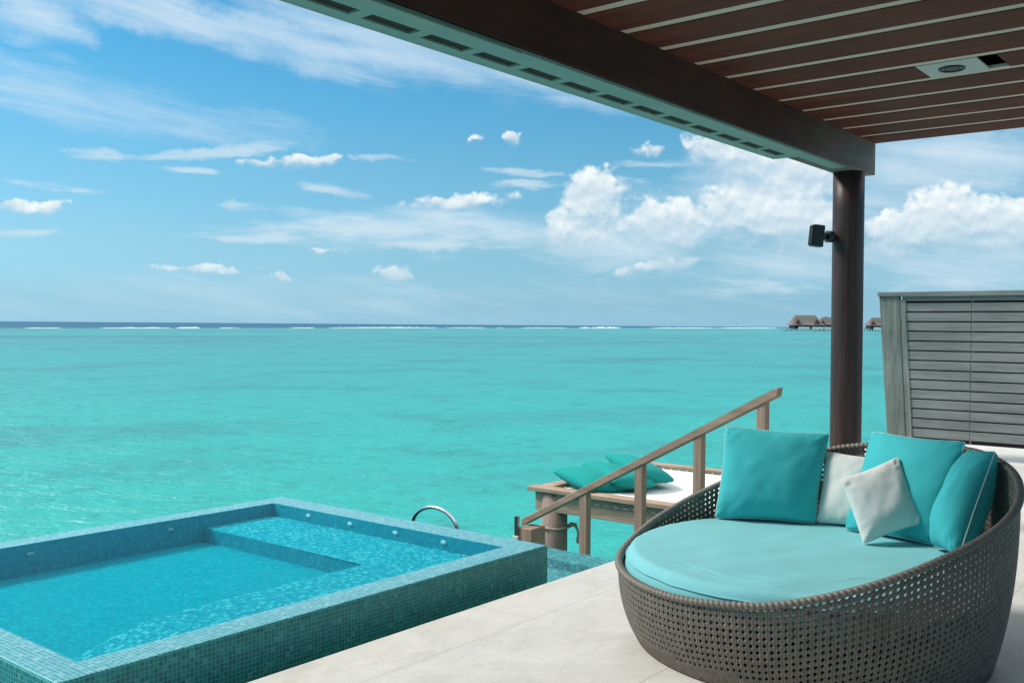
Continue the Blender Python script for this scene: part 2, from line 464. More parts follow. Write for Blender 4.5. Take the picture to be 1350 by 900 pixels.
# wind chop: crests run across the view
vx_, vy_ = g.m('ADD', g.m('MULTIPLY', px_, cx_), g.m('MULTIPLY', py_, sx_)), g.m('SUBTRACT', g.m('MULTIPLY', px_, sx_), g.m('MULTIPLY', py_, cx_))
wv = g.comb(g.m('MULTIPLY', vx_, 1.0), g.m('MULTIPLY', vy_, 0.45), 0.0)
ch = g.m('ADD', g.noise(wv, 0.9, 5, 0.65, 0.5), g.m('MULTIPLY', g.noise(wv, 4.5, 3, 0.6, 0.3), 0.35))
nrm = g.bump(ch, 1.0, 0.28)
dif = g.n('ShaderNodeBsdfDiffuse', {'Color': c, 'Normal': nrm}).outputs[0]
gls = g.n('ShaderNodeBsdfGlossy', {'Color': (0.9, 0.95, 1), 'Roughness': 0.42, 'Normal': nrm}).outputs[0]
fr = g.n('ShaderNodeFresnel', {'IOR': 1.33, 'Normal': nrm}).outputs[0]
fac = g.m('MINIMUM', g.m('MULTIPLY', fr, 0.26), 0.11)
mx = g.n('ShaderNodeMixShader', {0: fac, 1: dif, 2: gls})
g.put(nt.nodes['Material Output'].inputs[0], mx.outputs[0])
M['foam'], g, b = newmat('foam', Base_Color=(0.85, 0.87, 0.88), Roughness=0.9)

# deck stone
M['stone'], g, b = newmat('stone', Roughness=0.5)
p = g.pos()
sxn, syn, _ = g.sep(p)
n1 = g.noise(g.scale(p, (1.0, 1.6, 1)), 1.6, 8, 0.62, 1.2)
n2 = g.noise(g.scale(p, (1, 2.2, 1)), 9, 5, 0.6, 1.5)
n3 = g.noise(p, 140, 2)
rowi = g.m('FLOOR', g.m('DIVIDE', g.m('SUBTRACT', syn, 2.155 - 9.0), 0.897))
fy_ = g.m('FRACT', g.m('DIVIDE', g.m('SUBTRACT', syn, 2.155 - 9.0 + 0.03), 0.897))
xo = g.m('ADD', sxn, g.m('MULTIPLY', rowi, 0.62))
coli = g.m('FLOOR', g.m('DIVIDE', xo, 1.797))
fx_ = g.m('FRACT', g.m('DIVIDE', xo, 1.797))
dyj = g.m('MULTIPLY', g.m('SUBTRACT', 0.5, g.m('ABSOLUTE', g.m('SUBTRACT', fy_, 0.5))), 0.897)
dxj = g.m('MULTIPLY', g.m('SUBTRACT', 0.5, g.m('ABSOLUTE', g.m('SUBTRACT', fx_, 0.5))), 1.797)
jt = g.rng(g.m('MINIMUM', dxj, dyj), 0.0012, 0.0035, 1.0, 0.0)
tone = g.n('ShaderNodeTexWhiteNoise', {'Vector': g.comb(rowi, coli, 0.0)}, noise_dimensions='2D').outputs[0]
c = g.ramp(g.m('ADD', g.m('MULTIPLY', n1, 0.6), g.m('ADD', g.m('MULTIPLY', n2, 0.3), g.m('MULTIPLY', tone, 0.10))),
           [(0.32, (0.53, 0.497, 0.44)), (0.50, (0.65, 0.618, 0.556)), (0.66, (0.735, 0.702, 0.64))])
n4 = g.noise(p, 34, 4, 0.6)
c = g.mix(g.rng(n4, 0.52, 0.72, 0.0, 0.22), c, (0.47, 0.44, 0.40))
c = g.mix(g.rng(n3, 0.35, 0.65, 0.0, 0.16), c, (0.5, 0.48, 0.45))
stn = g.noise(g.vm('ADD', p, (7, 3, 0)), 3.3, 6, 0.7, 1.0)
c = g.mix(g.rng(stn, 0.60, 0.72, 0.0, 0.18), c, (0.42, 0.40, 0.37))
c = g.mix(g.m('MULTIPLY', jt, 0.6), c, (0.34, 0.32, 0.29))
g.put(b.inputs['Base Color'], c)
hh = g.m('SUBTRACT', g.m('ADD', g.m('MULTIPLY', n1, 0.7), g.m('MULTIPLY', n2, 0.4)), g.m('MULTIPLY', jt, 0.3))
g.put(b.inputs['Normal'], g.bump(hh, 0.35, 0.012))
g.put(b.inputs['Roughness'], g.rng(n2, 0.3, 0.7, 0.42, 0.62))
M['thatch'], g, b = newmat('thatch', Roughness=0.95)
g.put(b.inputs['Base Color'], g.mix(g.noise(g.obj(), 0.6, 5), (0.13, 0.112, 0.105), (0.24, 0.205, 0.19)))
M['villa_wall'], g, b = newmat('villa_wall', Roughness=0.9)
g.put(b.inputs['Base Color'], g.mix(g.noise(g.obj(), 0.5, 4), (0.10, 0.12, 0.11), (0.22, 0.25, 0.23)))
M['villa_white'], g, b = newmat('villa_white', Base_Color=(0.75, 0.78, 0.74), Roughness=0.9)
M['gable'], g, b = newmat('gable', Base_Color=(0.13, 0.06, 0.05), Roughness=0.9)
M['palm'], g, b = newmat('palm', Base_Color=(0.05, 0.085, 0.04), Roughness=0.8)
M['rock'], g, b = newmat('rock', Roughness=0.95)
g.put(b.inputs['Base Color'], g.mix(g.noise(g.obj(), 0.4, 4), (0.06, 0.07, 0.06), (0.2, 0.2, 0.18)))


# ------------------------------------------------------------------ geometry helpers
def link(name, bm, mat, parent=None, smooth=False, kind=None):
    me = bpy.data.meshes.new(name)
    bmesh.ops.recalc_face_normals(bm, faces=bm.faces[:])
    if smooth:
        for f in bm.faces:
            f.smooth = len(f.verts) < 5
    bm.to_mesh(me)
    bm.free()
    o = bpy.data.objects.new(name, me)
    if mat:
        me.materials.append(M[mat] if isinstance(mat, str) else mat)
    COL.objects.link(o)
    if parent:
        o.parent = parent
    if kind:
        o['kind'] = kind
    return o


def tag(o, label, cat, group=None, kind=None):
    o['label'] = label
    o['category'] = cat
    if group:
        o['group'] = group
    if kind:
        o['kind'] = kind
    return o


def thing(name, label, cat, group=None, loc=(0, 0, 0)):
    o = bpy.data.objects.new(name, None)
    o.empty_display_size = 0.1
    o.location = loc
    COL.objects.link(o)
    return tag(o, label, cat, group)


def box(bm, x0, x1, y0, y1, z0, z1, bev=0.0):
    vs = [bm.verts.new((x, y, z)) for x in (x0, x1) for y in (y0, y1) for z in (z0, z1)]
    fs = [bm.faces.new([vs[i] for i in q]) for q in ((0, 1, 3, 2), (4, 6, 7, 5), (0, 4, 5, 1), (2, 3, 7, 6), (0, 2, 6, 4), (1, 5, 7, 3))]
    if bev:
        es = list({e for f in fs for e in f.edges})
        bmesh.ops.bevel(bm, geom=es, offset=bev, segments=2, profile=0.5, affect='EDGES')


def prism(bm, poly, axis, a, b_, bev=0.0):
    """extrude a 2-D polygon along axis ('x','y','z') from a to b_"""
    def P(u, v, w):
        return {'x': (w, u, v), 'y': (u, w, v), 'z': (u, v, w)}[axis]
    lo = [bm.verts.new(P(u, v, a)) for u, v in poly]
    hi = [bm.verts.new(P(u, v, b_)) for u, v in poly]
    fs = [bm.faces.new(lo), bm.faces.new(hi)]
    n = len(poly)
    for i in range(n):
        fs.append(bm.faces.new((lo[i], lo[(i + 1) % n], hi[(i + 1) % n], hi[i])))
    if bev:
        es = list({e for f in fs for e in f.edges})
        bmesh.ops.bevel(bm, geom=es, offset=bev, segments=2, profile=0.5, affect='EDGES')


def tube(bm, pts, rad, seg=10, closed=False, caps=True):
    pts = [Vector(p) for p in pts]
    n = len(pts)
    rings = []
    up = None
    for i, p in enumerate(pts):
        if closed:
            t = (pts[(i + 1) % n] - pts[i - 1]).normalized()
        else:
            t = (pts[min(i + 1, n - 1)] - pts[max(i - 1, 0)]).normalized()
        if up is None:
            up = t.orthogonal().normalized()
        up = (up - t * up.dot(t))
        if up.length < 1e-6:
            up = t.orthogonal()
        up.normalize()
        s = t.cross(up)
        r = rad[i] if isinstance(rad, (list, tuple)) else rad
        rings.append([bm.verts.new(p + (up * math.cos(2 * PI * k / seg) + s * math.sin(2 * PI * k / seg)) * r) for k in range(seg)])
    last = n if closed else n - 1
    for i in range(last):
        a, b_ = rings[i], rings[(i + 1) % n]
        for k in range(seg):
            bm.faces.new((a[k], a[(k + 1) % seg], b_[(k + 1) % seg], b_[k]))
    if caps and not closed:
        bm.faces.new(rings[0][::-1])
        bm.faces.new(rings[-1])


def disc_prism(bm, c, r, z0, z1, seg=32):
    prism(bm, [(c[0] + r * math.cos(2 * PI * k / seg), c[1] + r * math.sin(2 * PI * k / seg)) for k in range(seg)], 'z', z0, z1)


# ------------------------------------------------------------------ setting: sea, terrace
bm = bmesh.new()
SEA = -2.5
ring = [bm.verts.new((40000 * math.cos(2 * PI * k / 96), 40000 * math.sin(2 * PI * k / 96), SEA)) for k in range(96)]
bm.faces.new(ring)
link('sea', bm, 'sea', kind='structure')

bm = bmesh.new()
prism(bm, [(-4, -5), (15.5, -5), (15.5, 4.3), (11.45, 4.3), (11.45, 2.93), (5.352, 2.93), (5.352, 3.42), (-4, 3.42)], 'z', -0.22, 0.0, 0.004)
link('terrace_floor', bm, 'stone', kind='structure')

# breaking swell along the reef
bm = bmesh.new()


def reef_y(x):
    return min(491 + 0.359 * x, 604 + 0.2326 * x)


def foam_run(x0, x1, h, wid):
    n = max(6, int((x1 - x0) / 5))
    prev = None
    for i in range(n + 1):
        x = x0 + (x1 - x0) * i / n
        e = min(1, 4 * i / n, 4 * (n - i) / n) ** 0.5
        hh = h * e * (0.55 + 0.9 * noise.noise(Vector((x * 0.05, 3, 0))) ** 2 + 0.5 * random.random())
        y = reef_y(x) + 6 * noise.noise(Vector((x * 0.02, 9, 1)))
        prof = [(-wid, 0), (-wid * 0.35, 0.75), (0, 1.0), (wid * 0.4, 0.5), (wid, 0)]
        cur = [bm.verts.new((x + 0.3 * d, y + d, SEA - 0.1 + hh * f)) for d, f in prof]
        if prev:
            for k in range(4):
                bm.faces.new((prev[k], prev[k + 1], cur[k + 1], cur[k]))
        prev = cur


for x0, x1, h, wd in ((268, 300, 0.6, 4), (325, 395, 0.8, 4), (398, 425, 1.3, 4), (445, 475, 0.6, 4), (540, 580, 0.7, 5), (600, 850, 1.0, 5), (860, 980, 0.8, 5),
                      (1000, 1030, 0.7, 5), (1060, 1250, 0.9, 6), (1290, 1330, 1.6, 7), (1335, 1480, 2.4, 8), (1640, 2150, 1.8, 8), (2150, 2900, 2.2, 9)):
    foam_run(x0, x1, h * 0.75, wd)
o = link('reef_foam', bm, 'foam', smooth=True)
tag(o, 'thin broken white line of surf on the reef near the horizon', 'surf', kind='stuff')

# ------------------------------------------------------------------ raised pool
WZ = 0.154
pool = thing('infinity_pool', 'raised turquoise mosaic pool brimming with still water beside the pale terrace', 'pool', loc=(3.3, 4.9, -0.2))


def at(o):
    return o


def pl(name, bm, mat, parent, smooth=False):
    """link a part whose mesh is in world coordinates under a parent placed anywhere"""
    o = link(name, bm, mat, None, smooth)
    o.parent = parent
    org = Vector((0, 0, 0))
    q = parent
    while q:
        org += q.location
        q = q.parent
    o.location = -org
    return o


X0, X1, Y0, Y1 = 1.775, 4.84, 3.618, 6.215        # outer faces
IX0, IX1, IY0, IY1 = 1.945, 4.615, 3.79, 6.03     # inner faces
RZ = 0.146


def wall_ring(bm, zb, zt, zi, bev):
    """coping and walls with a rounded outer top edge"""
    prof_out = []
    nb = 5
    for i in range(nb + 1):
        a = PI / 2 * i / nb
        prof_out.append((bev - bev * math.cos(a), zt - bev + bev * math.sin(a)))
    levels = [(0.0, zb)] + prof_out
    rings = []
    for (d, z) in levels:
        rings.append([bm.verts.new(v) for v in ((X0 + d, Y0 + d, z), (X1 - d, Y0 + d, z), (X1 - d, Y1 - d, z), (X0 + d, Y1 - d, z))])
    rings.append([bm.verts.new(v) for v in ((IX0, IY0, zt), (IX1, IY0, zt), (IX1, IY1, zt), (IX0, IY1, zt))])
    for a, b_ in zip(rings, rings[1:]):
        for k in range(4):
            bm.faces.new((a[k], a[(k + 1) % 4], b_[(k + 1) % 4], b_[k]))
    return rings


bm = bmesh.new()
wall_ring(bm, -1.2, RZ, -0.03, 0.016)
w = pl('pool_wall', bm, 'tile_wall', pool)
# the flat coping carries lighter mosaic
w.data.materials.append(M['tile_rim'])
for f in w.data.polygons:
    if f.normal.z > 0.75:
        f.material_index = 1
bm = bmesh.new()
FZ, SZ = -0.045, 0.055
for (a, b_) in (((IX0, IY0), (IX1, IY0)), ((IX1, IY0), (IX1, IY1)), ((IX1, IY1), (IX0, IY1)), ((IX0, IY1), (IX0, IY0))):
    bm.faces.new([bm.verts.new(v) for v in ((*a, FZ - 0.02), (*b_, FZ - 0.02), (*b_, RZ), (*a, RZ))])
bm.faces.new([bm.verts.new(v) for v in ((IX0, IY0, FZ), (IX1, IY0, FZ), (IX1, IY1, FZ), (IX0, IY1, FZ))])
pl('pool_basin', bm, 'tile_pool', pool)
bm = bmesh.new()
prism(bm, [(2.60, IY0), (IX1 - 0.001, IY0 + 0.001), (IX1 - 0.001, IY1 - 0.001), (4.02, IY1 - 0.001), (4.02, 4.38), (2.60, 4.38)], 'z', FZ - 0.01, SZ, 0.006)
for v in bm.verts:
    if v.co.x < 2.62 and v.co.z < SZ - 0.01:
        v.co.x -= 0.42          # the ledge slopes down to the floor at its near end
lg = pl('seat_ledge', bm, 'tile_shelf', pool)
lg.data.materials.append(M['tile_pool'])
for f in lg.data.polygons:
    if f.normal.z < 0.5:
        f.material_index = 1
zw = WZ - 0.004
bm = bmesh.new()
bm.faces.new([bm.verts.new(v) for v in ((IX0, IY0, zw), (IX1, IY0, zw), (IX1, IY1, zw), (IX0, IY1, zw))])
pl('water_surface', bm, 'pool_water', pool)
bm = bmesh.new()
e_ = 0.012
ro = [bm.verts.new(v) for v in ((X0 + e_, Y0 + e_, zw), (X1 - e_, Y0 + e_, zw), (X1 - e_, Y1 - e_, zw), (X0 + e_, Y1 - e_, zw))]
ri = [bm.verts.new(v) for v in ((IX0, IY0, zw), (IX1, IY0, zw), (IX1, IY1, zw), (IX0, IY1, zw))]
for k in range(4):
    bm.faces.new((ro[k], ro[(k + 1) % 4], ri[(k + 1) % 4], ri[k]))
pl('overflow_film', bm, 'water_film', pool)
for y in (5.62, 5.17, 4.72, 4.28):
    bm = bmesh.new()
    tube(bm, [(IX1 + 0.002, y, 0.104), (IX1 - 0.005, y, 0.104), (IX1 - 0.007, y, 0.104)], [0.024, 0.024, 0.015], 18)
    for v in bm.verts:
        v.co.z = 0.104 + (v.co.z - 0.104) * 0.55
    pl('jet', bm, 'white_plastic', pool, True)
for x in (2.80, 3.75):
    bm = bmesh.new()
    tube(bm, [(x, IY1 + 0.002, 0.085), (x, IY1 - 0.012, 0.085), (x, IY1 - 0.014, 0.085)], [0.024, 0.024, 0.015], 18)
    for v in bm.verts:
        v.co.z = 0.085 + (v.co.z - 0.085) * 0.4
    pl('jet', bm, 'plate', pool, True)
bm = bmesh.new()
box(bm, 2.50, 2.58, 4.41, 4.50, FZ + 0.001, FZ + 0.010, 0.003)
pl('drain', bm, 'drain', pool)

# overflow channel round the pool, with its own outer weir
chan = thing('overflow_channel', 'shallow blue mosaic overflow channel with a rippling weir along the foot of the raised pool', 'channel', loc=(5.2, 3.9, -0.3))
CX0, CX1, CY0 = 0.4, 5.645, 3.42
bm = bmesh.new()
box(bm, CX0, CX1, CY0 + 0.002, Y0, -1.2, -0.16)
box(bm, X1, CX1, Y0, 6.7, -1.2, -0.16)
box(bm, CX0, X0, Y0, 6.7, -1.2, -0.16)
pl('channel_bed', bm, 'tile_channel', chan)
bm = bmesh.new()
box(bm, 5.385, CX1, CY0 + 0.003, 6.7, -1.19, -0.096, 0.01)
pl('weir', bm, 'tile_channel', chan)
bm = bmesh.new()
for q in (((CX0, CY0 + 0.003), (CX1 - 0.006, CY0 + 0.003), (CX1 - 0.006, Y0 - 0.002), (CX0, Y0 - 0.002)), ((X1 + 0.002, Y0 - 0.002), (CX1 - 0.006, Y0 - 0.002), (CX1 - 0.006, 6.69), (X1 + 0.002, 6.69)),
          ((CX0, Y0 - 0.002), (X0 - 0.002, Y0 - 0.002), (X0 - 0.002, 6.69), (CX0, 6.69))):
    bm.faces.new([bm.verts.new((*v, -0.089)) for v in q])
pl('channel_water', bm, 'channel_water', chan)

# ------------------------------------------------------------------ pergola
perg = thing('pergola_roof', 'dark brown slatted timber roof over the terrace with a grey vented eave tinted with sea-green reflection', 'pergola', loc=(3, 0, 2.7))
bm = bmesh.new()
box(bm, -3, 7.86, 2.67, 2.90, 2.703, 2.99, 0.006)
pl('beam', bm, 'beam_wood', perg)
# soffit with open slots
bm = bmesh.new()
ZS0, ZS1 = 2.684, 2.699
box(bm, -3, 6.58, 2.675, 2.800, ZS0, ZS1)
box(bm, -3, 6.58, 2.872, 2.935, ZS0, ZS1)
xs = [2.735 + 0.325 * k for k in range(-17, 12)]
edges = [-3.0]
for x in xs:
    edges += [x - 0.132, x + 0.132]
edges.append(6.58)
for a, b_ in zip(edges[0::2], edges[1::2]):
    if b_ > a:
        box(bm, a, b_, 2.8005, 2.8715, ZS0, ZS1)
box(bm, 6.581, 7.22, 2.675, 2.775, ZS0, ZS1)
sof = pl('soffit', bm, 'soffit', perg)
bm = bmesh.new()
box(bm, -3, 3.35, 2.660, 2.700, ZS0 - 0.012, ZS0 - 0.001, 0.003)
pl('soffit_trim', bm, 'soffit', perg)
bm = bmesh.new()
box(bm, -3, 6.58, 2.938, 2.955, 2.684, 3.06, 0.003)
box(bm, -3, 6.57, 2.902, 2.936, 2.72, 2.74)
pl('fascia', bm, 'soffit', perg)
for x in xs:
    if 0.2 < x < 6.5:
        bm = bmesh.new()
        box(bm, x - 0.130, x + 0.130, 2.801, 2.871, ZS0 + 0.009, ZS0 + 0.012)
        pl('vent', bm, 'dark', perg)
# slats run away from the beam; a pale board closes the gaps from above
bm = bmesh.new()
x = 4.898 - 0.373 * 18
SL = 0.373
k = 0
xg = 4.898 - SL * 19
while xg < 7.6:
    a, b_ = xg + 0.036, xg + SL - 0.036
    if b_ > 7.8:
        b_ = 7.848
    if a < 5.83 < b_:
        box(bm, a, b_, -4.0, 1.30, 2.951, 2.975, 0.003)
        box(bm, a, b_, 1.722, 2.667, 2.951, 2.975, 0.003)
    else:
        box(bm, a, b_, -4.0, 2.667, 2.951, 2.975, 0.003)
    xg += SL
pl('slat_ceiling', bm, 'slat_wood', perg)
bm = bmesh.new()
xg = 4.898 - SL * 19
while xg < 7.6:
    box(bm, xg - 0.0355, xg + 0.0355, -4.0, 2.664, 2.957, 2.974)
    xg += SL
pl('gap_batten', bm, 'ceiling_panel', perg)
bm = bmesh.new()
box(bm, -3, 7.84, -4.02, 2.668, 3.05, 3.09)
pl('roof_deck', bm, 'dark', perg)

lamp = thing('ceiling_spotlight', 'square pale plate with a round black spotlight set between the roof slats', 'ceiling light', loc=(5.835, 1.56, 2.95))
bm = bmesh.new()
box(bm, 5.688, 6.000, 1.402, 1.720, 2.953, 2.962, 0.002)
pl('plate', bm, 'plate', lamp)
bm = bmesh.new()
tube(bm, [(5.835 + 0.062 * math.cos(2 * PI * k / 32), 1.565 + 0.062 * math.sin(2 * PI * k / 32), 2.950) for k in range(32)], 0.008, 8, closed=True)
pl('ring', bm, 'black', lamp, True)
bm = bmesh.new()
disc_prism(bm, (5.835, 1.565), 0.042, 2.9475, 2.9525)
pl('lens', bm, 'black', lamp)

bm = bmesh.new()
CC = (7.60, 2.785)
rad = 0.118
prof = [(rad + 0.0, -0.0), (rad, 2.699)]
tube(bm, [(CC[0], CC[1], z) for z in (0.0, 0.6, 1.2, 1.8, 2.4, 2.6995)], rad, 48)
o = link('column', bm, 'column', smooth=True)
for f in o.data.polygons:
    if abs(f.normal.z) > 0.9:
        f.use_smooth = False
tag(o, 'round glossy dark brown column holding up the corner of the roof', 'column')

spk = thing('speaker', 'small black loudspeaker bracketed to the side of the brown column', 'speaker', loc=(7.50, 2.97, 2.18))
rotd = (rgt.x, rgt.y)
bm = bmesh.new()
box(bm, -0.034, 0.034, -0.045, 0.045, -0.083, 0.083, 0.006)
o = link('cabinet', bm, 'black', spk)
o.location = (-0.160, -0.040, 0.02)
o.rotation_euler = (R(6), R(0), R(50))
bm = bmesh.new()
box(bm, -0.029, 0.029, -0.005, 0.005, -0.075, 0.075, 0.004)
o2 = link('grille', bm, 'dark', o)
o2.location = (0, 0.0505, 0)
bm = bmesh.new()
cdir = Vector((-0.78, 0.62, 0)).normalized()
tube(bm, [(-0.02, -0.11, 0.02), (-0.06, -0.075, 0.02)], 0.045, 14)
tube(bm, [(-0.055, -0.08, 0.02), (-0.16, -0.06, 0.02)], 0.024, 12)
link('bracket', bm, 'black', spk, True)

# ------------------------------------------------------------------ grey louvred screen
SX = 12.0
scr = thing('privacy_screen', 'weathered grey slatted timber screen standing behind the daybed', 'screen', loc=(SX, 2.5, 0))


def yl(z):        # outer left edge of the tapered screen
    return 3.885 + (z - 0.22) * (4.0 - 3.885) / (1.873 - 0.22)


Z1 = 1.873
bm = bmesh.new()
prism(bm, [(yl(0.0), 0.0), (yl(Z1), Z1), (yl(Z1) - 0.23, Z1), (yl(0) - 0.21, 0.0)], 'x', SX - 0.03, SX + 0.06, 0.004)
pl('side_board', bm, 'grey_wood_z', scr)
bm = bmesh.new()
prism(bm, [(yl(Z1) - 0.233, Z1 - 0.04), (yl(0.16) - 0.213, 0.16), (yl(0.16) - 0.285, 0.16), (yl(Z1) - 0.305, Z1 - 0.04)], 'x', SX - 0.022, SX + 0.03, 0.003)
pl('side_trim', bm, 'grey_wood_z', scr)
bm = bmesh.new()
box(bm, SX - 0.06, SX + 0.09, -2.0, yl(Z1) + 0.012, Z1 + 0.001, Z1 + 0.052, 0.005)
pl('cap_rail', bm, 'grey_wood', scr)
bm = bmesh.new()
nsl = 15
pitch = 0.1135
for k in range(nsl):
    z1 = Z1 - 0.012 - k * pitch
    z0 = max(z1 - 0.098, 0.13)
    if k == 0:
        z0 = z1 - 0.045
    else:
        z1 += 0.045
        z0 += 0.045
    yy = yl(z0) - 0.27
    for (ya, yb) in ((2.967, yy), (0.8, 2.963), (-2.0, 0.797)):
        dx_ = random.uniform(-0.002, 0.002)
        box(bm, SX + dx_ - 0.010, SX + dx_ + 0.014, ya, yb, z0, z1, 0.003)
pl('slat', bm, 'grey_wood', scr)
for y in (2.952, 0.788):
    bm = bmesh.new()
    box(bm, SX + 0.0145, SX + 0.03, y, y + 0.026, 0.17, Z1 - 0.002, 0.002)
    pl('batten', bm, 'grey_wood', scr)
bm = bmesh.new()
prism(bm, [(-2.0, 0.17), (-2.0, Z1 - 0.003), (yl(Z1) - 0.25, Z1 - 0.003), (yl(0.17) - 0.25, 0.17)], 'x', SX + 0.032, SX + 0.046)
pl('gap_shade', bm, 'dark', scr)  # dark sheet added behind the slats to draw the shaded gap lines
for y in (1.2, -0.9):
    bm = bmesh.new()
    box(bm, SX + 0.05, SX + 0.12, y, y + 0.09, 0.0, Z1 - 0.01)
    pl('support_post', bm, 'grey_wood_z', scr)

# ------------------------------------------------------------------ wicker daybed
BC = Vector((4.513, 1.828))
RIM_R, BASE_R = 0.893, 0.795
RZPTS = [(-180, .382), (-168, .404), (-157, .446), (-145, .500), (-133, .560), (-120, .624), (-105, .687), (-93, .735), (-79, .79), (-66, .845), (-45, .893), (-32, .90), (-15, .885), (2, .862), (12, .835), (30, .76),
         (52, .635), (60, .588), (71, .527), (82, .472), (96, .412), (106, .383), (120, .366), (137, .358), (150, .356), (165, .360), (172, .368), (180, .382)]


def rim_z(ph):
    d = (math.degrees(ph) + 180) % 360 - 180
    n = len(RZPTS) - 1
    for i in range(n):
        a, b_ = RZPTS[i], RZPTS[i + 1]
        if a[0] <= d <= b_[0]:
            p0 = RZPTS[i - 1] if i > 0 else (RZPTS[n - 1][0] - 360, RZPTS[n - 1][1])
            p3 = RZPTS[i + 2] if i + 2 <= n else (RZPTS[1][0] + 360, RZPTS[1][1])
            t = (d - a[0]) / (b_[0] - a[0])
            h = b_[0] - a[0]
            m0 = (b_[1] - p0[1]) / (b_[0] - p0[0]) * h
            m1 = (p3[1] - a[1]) / (p3[0] - a[0]) * h
            return (2 * t**3 - 3 * t**2 + 1) * a[1] + (t**3 - 2 * t**2 + t) * m0 + (-2 * t**3 + 3 * t**2) * b_[1] + (t**3 - t**2) * m1
    return 0.4


RZ_CACHE = {}


def rz(ph):
    k = round(ph % (2 * PI), 5)
    if k not in RZ_CACHE:
        d = R(3)
        RZ_CACHE[k] = (rim_z(ph - d) + 2 * rim_z(ph) + rim_z(ph + d)) / 4
    return RZ_CACHE[k]


def shell_pt(ph, z, off=0.0):
    h = max(0.0, min(1.0, z / rz(ph)))
    r = BASE_R + (RIM_R - BASE_R) * (1 - (1 - h) ** 2.4) + off
    return Vector((BC.x + r * math.cos(ph), BC.y + r * math.sin(ph), z))


bed = thing('daybed', 'big round taupe wicker daybed with a turquoise mattress on the pale terrace', 'daybed', loc=(BC.x, BC.y, 0))
NCOL, PIT = 200, 0.0283
bm = bmesh.new()
uvl = bm.loops.layers.uv.new('weave')
VC = {}


def vtx(key, p):
    if key not in VC:
        VC[key] = bm.verts.new(p)
    return VC[key]


def face(vs, uvs):
    try:
        f = bm.faces.new(vs)
    except ValueError:
        return
    for l, u in zip(f.loops, uvs):
        l[uvl].uv = u


for j in range(NCOL):
    p0, p1 = 2 * PI * j / NCOL, 2 * PI * (j + 1) / NCOL
    pm = (p0 + p1) / 2
    rows = int((min(rz(p0), rz(p1)) - 0.015 - 0.06) / PIT)
    for k in range(rows):
        def co(u, v):      # u,v in 0..1 inside the cell
            ph = p0 + (p1 - p0) * u
            z = rz(ph) - 0.012 - (k + v) * PIT
            return shell_pt(ph, z)
        c00 = vtx((j, k), co(0, 0))
        c10 = vtx(((j + 1) % NCOL, k), co(1, 0))
        c01 = vtx((j, k + 1), co(0, 1))
        c11 = vtx(((j + 1) % NCOL, k + 1), co(1, 1))
        hr = 0.262 + random.uniform(-0.035, 0.03)
        hx, hy = 0.5 + random.uniform(-0.05, 0.05), 0.5 + random.uniform(-0.05, 0.05)
        ring = []
        for a in range(8):
            an = R(22.5 + 45 * a)
            ring.append((hx + hr * math.cos(an), hy - hr * math.sin(an)))
        hv = [bm.verts.new(co(*q)) for q in ring]
        uvr = [(j + q[0], k + q[1]) for q in ring]
        T = [(1, .5), (.5, 0), (0, .5), (.5, 1)]
        cu_ = {'10': (c10, (j + 1, k)), '00': (c00, (j, k)), '01': (c01, (j, k + 1)), '11': (c11, (j + 1, k + 1))}
        # ring index: 0,1 upper right ; 2,3 upper left ; 4,5 lower left ; 6,7 lower right (v grows downward)
        def tri(i0, cn, i1):
            face([hv[i0], cu_[cn][0], hv[i1]], [uvr[i0], cu_[cn][1], uvr[i1]])

        def quad(i0, ca, cb, i1):
            face([hv[i0], cu_[ca][0], cu_[cb][0], hv[i1]], [uvr[i0], cu_[ca][1], cu_[cb][1], uvr[i1]])
        tri(0, '10', 1)
        quad(1, '10', '00', 2)
        tri(2, '00', 3)
        quad(3, '00', '01', 4)
        tri(4, '01', 5)
        quad(5, '01', '11', 6)
        tri(6, '11', 7)
        quad(7, '11', '10', 0)
    # plain close weave down to the floor
    a0, a1 = vtx((j, rows), shell_pt(p0, rz(p0) - 0.012 - rows * PIT)), vtx(((j + 1) % NCOL, rows), shell_pt(p1, rz(p1) - 0.012 - rows * PIT))
    b0, b1 = vtx((j, 'b'), shell_pt(p0, 0.008)), vtx(((j + 1) % NCOL, 'b'), shell_pt(p1, 0.008))
    face([a0, a1, b1, b0], [(j, rows), (j + 1, rows), (j + 1, rows + 3), (j, rows + 3)])
sh = pl('basket', bm, 'wicker', bed, True)
md = sh.modifiers.new('thick', 'SOLIDIFY')
md.thickness = 0.009
md.offset = 0
# wrapped rim
bm = bmesh.new()
NW, PER = 230, 5
pts, rads = [], []
for i in range(NW * PER):
    ph = 2 * PI * i / (NW * PER)
    t = (i % PER) / PER
    pts.append(shell_pt(ph, rz(ph)) + Vector((0, 0, -0.006)))
    rads.append((0.0135, 0.0185, 0.0200, 0.0195, 0.0172)[i % PER])
seg = 10
rings = []
for i, (p, r) in enumerate(zip(pts, rads)):
    t = (pts[(i + 1) % len(pts)] - pts[i - 1]).normalized()
    up = Vector((0, 0, 1))
    up = (up - t * up.dot(t)).normalized()
    s = t.cross(up)
    rr = []
    for k in range(seg):
        a = 2 * PI * k / seg
        tw = t * 0.008 * math.sin(a)
        rr.append(bm.verts.new(p + (up * math.cos(a) * 0.85 + s * math.sin(a)) * r + tw))
    rings.append(rr)
for i in range(len(rings)):
    a, b_ = rings[i], rings[(i + 1) % len(rings)]
    for k in range(seg):
        bm.faces.new((a[k], a[(k + 1) % seg], b_[(k + 1) % seg], b_[k]))
pl('rim', bm, 'rim_wicker', bed, True)
bm = bmesh.new()
disc_prism(bm, BC, 0.80, 0.245, 0.265, 64)
pl('seat_base', bm, 'wicker', bed)
bm = bmesh.new()
